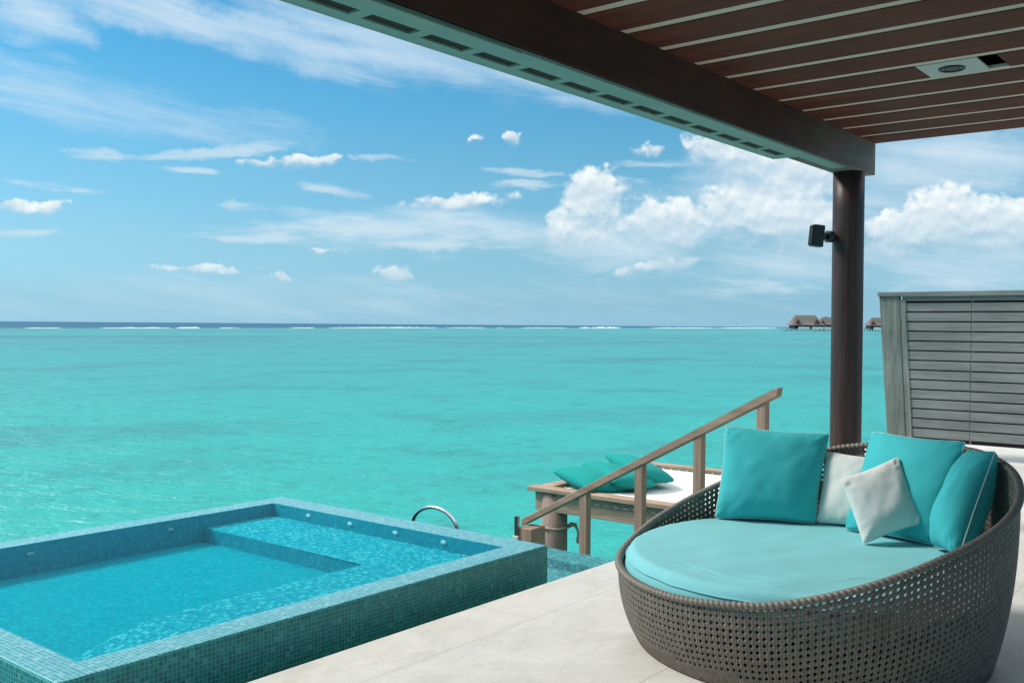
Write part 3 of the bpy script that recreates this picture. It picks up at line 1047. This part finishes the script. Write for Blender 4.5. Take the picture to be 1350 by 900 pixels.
box(bm, BC.x - 0.03, BC.x + 0.03, BC.y - 0.76, BC.y + 0.76, 0.18, 0.244)
box(bm, BC.x - 0.76, BC.x + 0.76, BC.y - 0.03, BC.y + 0.03, 0.12, 0.179)
pl('under_frame', bm, 'black', bed)


# mattress: soft edged disc with creases
MZ0, MZ1, MR = 0.268, 0.437, 0.868
bm = bmesh.new()
na, nr = 320, 120
rows_ = []
top = bm.verts.new((BC.x, BC.y, MZ1 + 0.006))


CREASES = [(150, 236, 0.80, 0.86, 0.0075, 0.012), (168, 222, 0.70, 0.76, 0.006, 0.011), (196, 262, 0.90, 0.80, 0.007, 0.012), (205, 250, 0.66, 0.60, 0.005, 0.010),
           (176, 214, 0.55, 0.60, 0.004, 0.010), (232, 285, 0.88, 0.80, 0.006, 0.012)]


def mattress_pt(a, s):
    # s: 0 centre .. 0.8 edge of the top .. 1 bottom of the side
    if s < 0.86:
        r = MR * 0.93 * s / 0.86
        z = MZ1 + 0.006 * (1 - (s / 0.86) ** 2)
    else:
        t = (s - 0.86) / 0.14
        ang = t * PI / 2 * 1.25
        r = MR * 0.93 + MR * 0.07 * math.sin(min(ang, PI / 2)) ** 0.8
        z = MZ1 - (MZ1 - MZ0) * (1 - math.cos(min(ang, PI / 2))) ** 1.1 if ang < PI / 2 else MZ0 + 0.0
        if ang >= PI / 2:
            z = MZ0
            r = MR * (1 - 0.02 * (t - 0.8))
    sp = shell_pt(a, z)
    lim = math.hypot(sp.x - BC.x, sp.y - BC.y) - 0.011
    r = min(r, lim)
    x, y = BC.x + r * math.cos(a), BC.y + r * math.sin(a)
    # creases: along the rim on the camera side, soft waves elsewhere
    q = Vector((x * 3.0, y * 3.0, 0.3))
    w_ = 0.006 * noise.noise(q) + 0.003 * noise.noise(q * 2.3)
    rr = r / MR
    ad = math.degrees(a) % 360
    for (a0, a1, r0, r1, dep_, wd_) in CREASES:
        if a0 < ad < a1:
            t_ = (ad - a0) / (a1 - a0)
            rc = r0 + (r1 - r0) * t_ + 0.045 * noise.noise(Vector((t_ * 3.3, a0, 0)))
            e_ = math.sin(PI * t_) ** 0.6
            d_ = (rr - rc) / wd_
            if abs(d_) < 6:
                w_ += e_ * dep_ * (0.55 * math.exp(-((d_ - 2.0) / 1.5) ** 2) - math.exp(-d_ * d_) + 0.35 * math.exp(-((d_ + 2.2) / 1.8) ** 2))
    puck = max(0.0, (rr - 0.80) / 0.2)
    w_ += 0.0035 * puck * noise.noise(Vector((math.cos(a) * 22, math.sin(a) * 22, rr * 2)))
    # long lazy folds across the top
    f2 = noise.noise(Vector(((x * 0.35 + y * 0.94) * 7.0, (x * 0.94 - y * 0.35) * 1.6, 2.0)))
    w_ += 0.007 * f2 * (1 - rr * 0.5)
    return Vector((x, y, z + w_ * (1.0 if s < 0.9 else max(0, (1 - s) / 0.1))))


for i in range(1, nr + 1):
    s = i / nr
    rows_.append([bm.verts.new(mattress_pt(2 * PI * k / na, s)) for k in range(na)])
for k in range(na):
    bm.faces.new((top, rows_[0][k], rows_[0][(k + 1) % na]))
for a, b_ in zip(rows_, rows_[1:]):
    for k in range(na):
        bm.faces.new((a[k], b_[k], b_[(k + 1) % na], a[(k + 1) % na]))
bm.faces.new(rows_[-1])
mt = pl('mattress', bm, 'mattress', bed, True)
bm = bmesh.new()
sm = []
for k in range(160):
    a = 2 * PI * k / 160
    sp = shell_pt(a, 0.392)
    rr_ = min(MR * 0.985, math.hypot(sp.x - BC.x, sp.y - BC.y) - 0.018)
    sm.append(Vector((BC.x + rr_ * math.cos(a), BC.y + rr_ * math.sin(a), 0.392 + 0.004 * noise.noise(Vector((k * 0.3, 1, 2))))))
tube(bm, sm, 0.0055, 8, closed=True)
pl('seam', bm, 'mattress', mt, True)


# ------------------------------------------------------------------ pillows
def pillow(name, label, group, corners, thick, mat, pipe='piping', seed=0, pinch=0.06, n=40, wr=1.5):
    """corners: bottom-left, bottom-right, top-right, top-left of the seam, as seen from the terrace"""
    c = [Vector(p) for p in corners]
    ctr = sum(c, Vector()) / 4
    root = thing(name, label, 'pillow', group, loc=ctr)
    du = ((c[1] - c[0]) + (c[2] - c[3])) / 2
    dv = ((c[3] - c[0]) + (c[2] - c[1])) / 2
    nrm = du.cross(dv).normalized()
    su = Vector((seed * 3.7, seed * 1.3, 0))

    def base(u, v):
        uu = u * (1 - pinch * (1 - v * v) * abs(u) ** 1.5)
        vv = v * (1 - pinch * (1 - u * u) * abs(v) ** 1.5)
        rd = 1 - 0.035 * abs(u * v) ** 7
        a, b_ = (uu * rd + 1) / 2, (vv * rd + 1) / 2
        return c[0] * (1 - a) * (1 - b_) + c[1] * a * (1 - b_) + c[2] * a * b_ + c[3] * (1 - a) * b_

    def puff(u, v, side):
        e = max(0.0, (1 - u * u) * (1 - v * v))
        vsag = v + 0.12 * (1 - v * v)
        h = thick * (e ** 0.42) * (1.0 - 0.10 * vsag)
        q = Vector((u * 1.6, v * 1.6, side * 4.0)) + su
        h += wr * thick * 0.07 * noise.noise(q) * e ** 0.3
        h += wr * thick * 0.03 * noise.noise(q * 2.7) * e ** 0.3
        # gathers running in from the seam
        for (s_, t_) in ((u, v), (v, u)):
            edge = max(0.0, (abs(s_) - 0.62) / 0.38)
            h += wr * 0.0075 * edge * (1 - abs(s_) ** 8) * noise.noise(Vector((t_ * 13, s_ * 1.4, side * 3 + seed)))
        # diagonal tension folds at the corners
        k = max(0.0, abs(u * v) - 0.35)
        h += wr * 0.016 * k * noise.noise(Vector(((u - v) * 5.5, (u + v) * 1.0, seed + 7 + side)))
        return h
    bm = bmesh.new()
    grid = {}
    for side in (1, -1):
        for i in range(n + 1):
            for j in range(n + 1):
                u, v = math.sin((i / n - 0.5) * PI), math.sin((j / n - 0.5) * PI)
                edge = i in (0, n) or j in (0, n)
                if edge and side == -1:
                    grid[(side, i, j)] = grid[(1, i, j)]
                    continue
                p = base(u, v) + nrm * side * (0 if edge else puff(u, v, side))
                grid[(side, i, j)] = bm.verts.new(p)
        for i in range(n):
            for j in range(n):
                bm.faces.new((grid[(side, i, j)], grid[(side, i + 1, j)], grid[(side, i + 1, j + 1)], grid[(side, i, j + 1)]))
    pl('cover', bm, mat, root, True)
    if pipe:
        bm = bmesh.new()
        loop = []
        K = 30
        for k in range(K):
            loop.append(base(-1 + 2 * k / K, -1))
        for k in range(K):
            loop.append(base(1, -1 + 2 * k / K))
        for k in range(K):
            loop.append(base(1 - 2 * k / K, 1))
        for k in range(K):
            loop.append(base(-1, 1 - 2 * k / K))
        tube(bm, loop, 0.0042, 6, closed=True)
        pl('piping', bm, pipe, root, True)
    return root


GP = 'pillows leaning on the daybed'
pillow('pillow', 'large square teal pillow at the far left end of the daybed', GP,
       [(4.900, 2.520, 0.442), (5.118, 2.030, 0.442), (5.31, 2.030, 0.918), (5.070, 2.545, 0.945)], 0.105, 'teal', seed=1)
pillow('pillow', 'pale grey pillow wedged between the two upright teal pillows', GP,
       [(5.14, 2.045, 0.441), (5.20, 1.72, 0.441), (5.362, 1.715, 0.800), (5.296, 2.052, 0.822)], 0.075, 'light_grey', None, seed=2)
pillow('pillow', 'teal pillow leaning at the back of the daybed behind a small grey one', GP,
       [(5.079, 1.862, 0.440), (4.98, 1.386, 0.445), (5.115, 1.275, 0.950), (5.330, 1.810, 0.946)], 0.095, 'teal', seed=3)
pillow('pillow', 'small tilted pale grey pillow in front of the others', GP,
       [(4.795, 1.662, 0.440), (4.990, 1.440, 0.545), (5.090, 1.594, 0.853), (4.845, 1.803, 0.742)], 0.065, 'light_grey', None, seed=4)
pillow('pillow', 'teal pillow with a pale seam standing on edge against the right rim of the daybed', GP,
       [(4.92, 1.372, 0.455), (4.705, 1.203, 0.462), (4.964, 1.113, 0.932), (5.092, 1.252, 0.915)], 0.115, 'teal', seed=5)

# ------------------------------------------------------------------ hammock platform over the sea
ham = thing('overwater_hammock', 'timber framed platform with a white net hammock standing over the sea', 'hammock', loc=(9.4, 5.0, SEA))
HX0, HX1, HY0, HY1, HZ = 8.17, 10.68, 3.95, 6.34, -0.20
BW = 0.17
bm = bmesh.new()
box(bm, HX0 + BW + 0.002, HX1 - BW - 0.002, HY1 - BW, HY1, HZ - 0.045, HZ - 0.001, 0.006)
pl('top_board', bm, 'rail_wood_x', ham)
bm = bmesh.new()
box(bm, HX0 + BW + 0.002, HX1 - BW - 0.002, HY0, HY0 + BW, HZ - 0.045, HZ - 0.001, 0.006)
pl('top_board', bm, 'rail_wood_x', ham)
bm = bmesh.new()
box(bm, HX0, HX0 + BW, HY0 - 0.05, HY1 + 0.05, HZ - 0.045, HZ, 0.006)
pl('top_board', bm, 'rail_wood_y', ham)
bm = bmesh.new()
box(bm, HX1 - BW, HX1, HY0 - 0.05, HY1 + 0.05, HZ - 0.045, HZ, 0.006)
pl('top_board', bm, 'rail_wood_y', ham)
for x in (HX0 + 0.06, HX1 - 0.13):
    bm = bmesh.new()
    box(bm, x, x + 0.07, HY0 + 0.02, HY1 - 0.02, HZ - 0.25, HZ - 0.046, 0.006)
    pl('beam', bm, 'rail_wood_y', ham)
for y in (HY0 + 0.06, HY1 - 0.13):
    bm = bmesh.new()
    box(bm, HX0 + 0.132, HX1 - 0.132, y, y + 0.07, HZ - 0.25, HZ - 0.046, 0.006)
    pl('beam', bm, 'rail_wood_x', ham)
for (x, y) in ((HX0 + 0.10, HY1 - 0.20), (HX0 + 0.10, HY0 + 0.15), (HX1 - 0.12, HY1 - 0.16), (HX1 - 0.12, HY0 + 0.15)):
    bm = bmesh.new()
    tube(bm, [(x + 0.06, y, z) for z in (SEA - 0.5, -1.6, -1.0, HZ - 0.047)], [0.15, 0.145, 0.14, 0.138], 24)
    pl('leg', bm, 'pile_wood', ham, True)
# net, sagging a little
bm = bmesh.new()
nx_, ny_ = 24, 24
NX0, NX1, NY0, NY1 = HX0 + BW + 0.10, HX1 - BW - 0.16, HY0 + BW + 0.1, HY1 - BW - 0.10
gv = [[bm.verts.new((NX0 + (NX1 - NX0) * i / nx_, NY0 + (NY1 - NY0) * j / ny_,
                     HZ - 0.03 - 0.05 * math.sin(PI * i / nx_) * math.sin(PI * j / ny_))) for j in range(ny_ + 1)] for i in range(nx_ + 1)]
for i in range(nx_):
    for j in range(ny_):
        bm.faces.new((gv[i][j], gv[i + 1][j], gv[i + 1][j + 1], gv[i][j + 1]))
net = pl('net', bm, 'white_cloth', ham, True)
md = net.modifiers.new('thick', 'SOLIDIFY')
md.thickness = 0.01
def lace(a, b_, r):
    bm = bmesh.new()
    tube(bm, [a, b_], r, 6)
    pl('lace', bm, 'lace', ham, True)


for k in range(17):
    y = NY0 + 0.04 + (NY1 - NY0 - 0.08) * k / 16
    lace((NX1 - 0.01, y, HZ - 0.032), (HX1 - BW + 0.004, y + 0.05, HZ - 0.03), 0.006)
    lace((NX0 + 0.01, y, HZ - 0.032), (HX0 + BW - 0.004, y + 0.05, HZ - 0.03), 0.006)
    lace((HX0 + 0.048, y, HZ - 0.11), (HX0 + 0.051, y + 0.07, HZ - 0.10), 0.007)
    x = NX0 + 0.04 + (NX1 - NX0 - 0.08) * k / 16
    lace((x, NY1 - 0.01, HZ - 0.032), (x + 0.05, HY1 - BW + 0.004, HZ - 0.03), 0.006)
    lace((x, NY0 + 0.01, HZ - 0.032), (x + 0.05, HY0 + BW - 0.004, HZ - 0.03), 0.006)

# rope tied round the near pile
px0, py0 = HX0 + 0.16, HY1 - 0.20
rp = thing('rope', 'short reddish rope knotted round the hammock pile with a loose hanging end', 'rope', loc=(px0, py0, -0.62))
bm = bmesh.new()
tube(bm, [(0.147 * math.cos(2 * PI * k / 28), 0.147 * math.sin(2 * PI * k / 28), 0.004 * math.sin(k)) for k in range(28)], 0.013, 8, closed=True)
link('loop', bm, 'rope', rp, True)
bm = bmesh.new()
e = Vector((0.10, -0.115, 0))
tube(bm, [e + Vector(q) for q in ((0, 0, 0), (0.01, -0.03, 0.022), (0.025, -0.07, 0.02), (0.035, -0.09, -0.03), (0.04, -0.095, -0.06), (0.04, -0.095, -0.09), (0.04, -0.097, -0.13), (0.04, -0.097, -0.17))],
     [0.02, 0.026, 0.022, 0.012, 0.012, 0.013, 0.022, 0.02], 8)
link('hanging_end', bm, 'rope', rp, True)

GH = 'green teal pillows on the hammock'
for i, (lab, cs_) in enumerate((
        ('deep teal pillow on the hammock nearest its front corner', [(8.20, 5.62, -0.15), (8.80, 5.45, -0.19), (9.10, 6.15, -0.12), (8.49, 6.30, -0.07)]),
        ('deep teal pillow in the middle of the three on the hammock', [(8.42, 5.45, -0.09), (9.02, 5.30, -0.18), (9.42, 6.10, -0.14), (8.99, 6.27, -0.035)]),
        ('deep teal pillow on the hammock farthest from the pile with the rope', [(8.80, 5.40, -0.05), (9.40, 5.30, -0.18), (9.84, 6.10, -0.10), (9.42, 6.25, 0.02)]))):
    pillow('pillow', lab, GH, cs_, 0.11, 'teal_green', None, seed=10 + i, n=20, pinch=0.0)

# ------------------------------------------------------------------ stair handrail down to the hammock
rail = thing('stair_handrail', 'weathered timber handrail sloping down the stairs on four square posts', 'handrail', loc=(7.0, 4.2, -0.8))
RX = 7.0
top_a, top_b = (3.10, 1.025), (5.50, -0.255)      # (y, z) of the rail's ends
sl = (top_b[1] - top_a[1]) / (top_b[0] - top_a[0])


def rail_z(y):
    return top_a[1] + (y - top_a[0]) * sl


bm = bmesh.new()
ln = math.hypot(1, sl)
th = 0.055 * ln
prism(bm, [(3.06, rail_z(3.06)), (3.10, rail_z(3.10) + 0.008), (5.50, rail_z(5.50)), (5.50, rail_z(5.50) - th), (3.07, rail_z(3.07) - th)], 'x', RX - 0.045, RX + 0.045, 0.006)
pl('top_rail', bm, 'rail_wood_y', rail)
for (y, zb) in ((3.20, 0.0), (3.735, -0.25), (4.275, -0.55), (4.83, -0.85)):
    bm = bmesh.new()
    prism(bm, [(y - 0.037, zb - 0.15), (y - 0.037, rail_z(y - 0.037) - th - 0.001), (y + 0.037, rail_z(y + 0.037) - th - 0.001), (y + 0.037, zb - 0.15)], 'x', RX - 0.037, RX + 0.037, 0.004)
    pl('post', bm, 'rail_wood', rail)
bm = bmesh.new()
box(bm, 6.86, 7.06, 5.30, 5.46, -1.6, -0.305, 0.01)
pl('newel_post', bm, 'rail_wood', rail)
bm = bmesh.new()
prism(bm, [(2.935, -0.02), (5.30, -1.32), (5.30, -1.60), (2.935, -0.30)], 'x', RX + 0.038, RX + 0.085)
pl('stringer', bm, 'rail_wood_y', rail)

stp = thing('steel_post', 'short stainless steel post beside the foot of the handrail', 'post', loc=(6.9, 5.50, -1.2))
bm = bmesh.new()
box(bm, 6.845, 6.875, 5.452, 5.492, -1.2, -0.205, 0.003)
pl('shaft', bm, 'steel', stp)
bm = bmesh.new()
box(bm, 6.835, 6.885, 5.442, 5.502, -0.42, -0.385, 0.004)
pl('collar', bm, 'white_plastic', stp)

arch = thing('ladder_handrail', 'curved stainless steel grab rail rising behind the pool edge', 'grab rail', loc=(5.9, 5.58, -1.0))
bm = bmesh.new()
pts = [(5.9, 5.86, -1.0), (5.9, 5.845, -0.5), (5.9, 5.84, -0.25)]
for k in range(13):
    a = PI * k / 12
    pts.append((5.9, 5.575 + 0.262 * math.cos(a), -0.205 + 0.195 * math.sin(a)))
pts += [(5.9, 5.31, -0.25), (5.9, 5.31, -0.5), (5.9, 5.31, -1.0)]
tube(bm, pts, 0.017, 14)
pl('rail_tube', bm, 'steel', arch, True)
for y in (5.86, 5.31):
    bm = bmesh.new()
    tube(bm, [(5.9, y, -1.0), (5.9, y, -0.97)], 0.05, 16)
    pl('base_flange', bm, 'steel', arch, True)


# ------------------------------------------------------------------ far villas on stilts
FAR = Vector((cx_, sx_, 0))
SIDE = Vector((sx_, -cx_, 0))


def far_pt(xpix, d):
    return FAR * d + SIDE * ((xpix - 675) / 1294.93 * d)


def villa(label, xc, d, wid, ridge, roof_h, eave_z, seed, gable=True):
    o = far_pt(xc, d)
    root = thing('stilt_villa', label, 'villa', 'thatched villas on stilts across the lagoon', loc=(o.x, o.y, SEA))
    root.rotation_euler = (0, 0, YAW - PI / 2)     # local x across the view, local y away
    dep = wid * 0.6
    bm = bmesh.new()
    # thatched hip roof with a flared skirt
    lv = [(wid / 2, dep / 2, eave_z), (wid * 0.40, dep * 0.33, eave_z + roof_h * 0.28), (ridge / 2 * 1.15, dep * 0.08, eave_z + roof_h * 0.93), (ridge / 2, 0.4, eave_z + roof_h)]
    rings = [[bm.verts.new((sx * hx, sy * hy, z)) for sx, sy in ((-1, -1), (1, -1), (1, 1), (-1, 1))] for hx, hy, z in lv]
    for a, b_ in zip(rings, rings[1:]):
        for k in range(4):
            bm.faces.new((a[k], a[(k + 1) % 4], b_[(k + 1) % 4], b_[k]))
    bm.faces.new(rings[-1])
    bm.faces.new(rings[0][::-1])
    link('roof', bm, 'thatch', root)
    if gable:
        for sgn in (-1, 1):
            bm = bmesh.new()
            gx = sgn * wid * 0.27
            gy = -dep * 0.44
            hw = wid * 0.10
            v = [bm.verts.new(q) for q in ((gx - hw, gy, eave_z + 0.3), (gx + hw, gy, eave_z + 0.3), (gx, gy, eave_z + roof_h * 0.62), (gx, 0, eave_z + roof_h * 0.62))]
            bm.faces.new((v[0], v[1], v[2]))
            bm.faces.new((v[1], v[3], v[2]))
            bm.faces.new((v[0], v[2], v[3]))
            link('gable', bm, 'gable', root)
    bm = bmesh.new()
    box(bm, -wid * 0.40, wid * 0.40, -dep * 0.36, dep * 0.36, 2.4, eave_z + 0.5)
    wl = link('wall', bm, 'villa_wall', root)
    for k in (-0.26, 0.0, 0.26):
        bm = bmesh.new()
        box(bm, wid * (k - 0.07), wid * (k + 0.07), -dep * 0.36 - 0.15, -dep * 0.36 - 0.02, 2.7, eave_z - 0.2)
        link('window', bm, 'dark', wl)
    bm = bmesh.new()
    box(bm, -wid * 0.46, wid * 0.46, -dep * 0.62, dep * 0.45, 1.9, 2.39)
    link('deck', bm, 'villa_wall', root)
    for a, b_ in ((-0.30, 0.02), (0.10, 0.40)):
        bm = bmesh.new()
        box(bm, wid * a, wid * b_, -dep * 0.64, -dep * 0.62 - 0.02, 1.4, 4.4)
        link('balustrade', bm, 'villa_white', root)
    n = 9
    for k in range(n):
        for yy in (-dep * 0.58, dep * 0.3):
            x = wid * (-0.44 + 0.88 * k / (n - 1))
            bm = bmesh.new()
            tube(bm, [(x, yy, -1), (x, yy, 1.89)], 0.32, 6)
            link('stilt', bm, 'villa_wall', root)
    return root


villa('large thatched villa at the left end of the group across the lagoon', 1061, 1024, 36, 19, 10.5, 6.0, 1)
villa('smaller thatched villa beside the big one, half behind the column', 1091, 1050, 27, 12, 8.2, 6.6, 2)
villa('thatched villa seen between the column and the grey screen', 1157, 1030, 27, 12, 8.6, 6.0, 3)
o = far_pt(1038, 1015)
bm = bmesh.new()
for k in range(16):
    c = Vector((random.uniform(-9, 6), random.uniform(-3, 3), 0))
    r = random.uniform(0.7, 1.6)
    bmesh.ops.create_icosphere(bm, subdivisions=1, radius=r, matrix=Matrix.Translation(c) @ Matrix.Diagonal((1.6, 1.2, random.uniform(0.5, 1.0), 1)))
rk = link('rock_pile', bm, 'rock')
rk.location = (o.x, o.y, SEA)
rk.rotation_euler = (0, 0, YAW - PI / 2)
tag(rk, 'low dark rocks in the water at the left foot of the large villa', 'rocks')
o = far_pt(1089, 1080)
pt = thing('palm_tree', 'small palm crown showing above the villa roof beside the column', 'palm tree', loc=(o.x, o.y, SEA))
bm = bmesh.new()
tube(bm, [(0, 0, 0), (0.3, 0, 8), (0, 0, 15.0)], [0.4, 0.3, 0.22], 8)
link('trunk', bm, 'villa_wall', pt, True)
bm = bmesh.new()
for k in range(26):
    a = 2 * PI * k / 26 + random.uniform(-0.2, 0.2)
    el_ = random.uniform(-0.1, 0.9)
    L = random.uniform(2.2, 3.4)
    prev = None
    for i in range(6):
        t = i / 5
        p = Vector((math.cos(a) * L * t, math.sin(a) * L * t, 15 + L * (el_ * t - 0.9 * t * t)))
        s = Vector((-math.sin(a), math.cos(a), -0.3)) * (0.55 * math.sin(PI * min(1, t + 0.12)) + 0.03)
        cur = (bm.verts.new(p - s), bm.verts.new(p + s))
        if prev:
            bm.faces.new((prev[0], prev[1], cur[1], cur[0]))
        prev = cur
link('crown', bm, 'palm', pt)
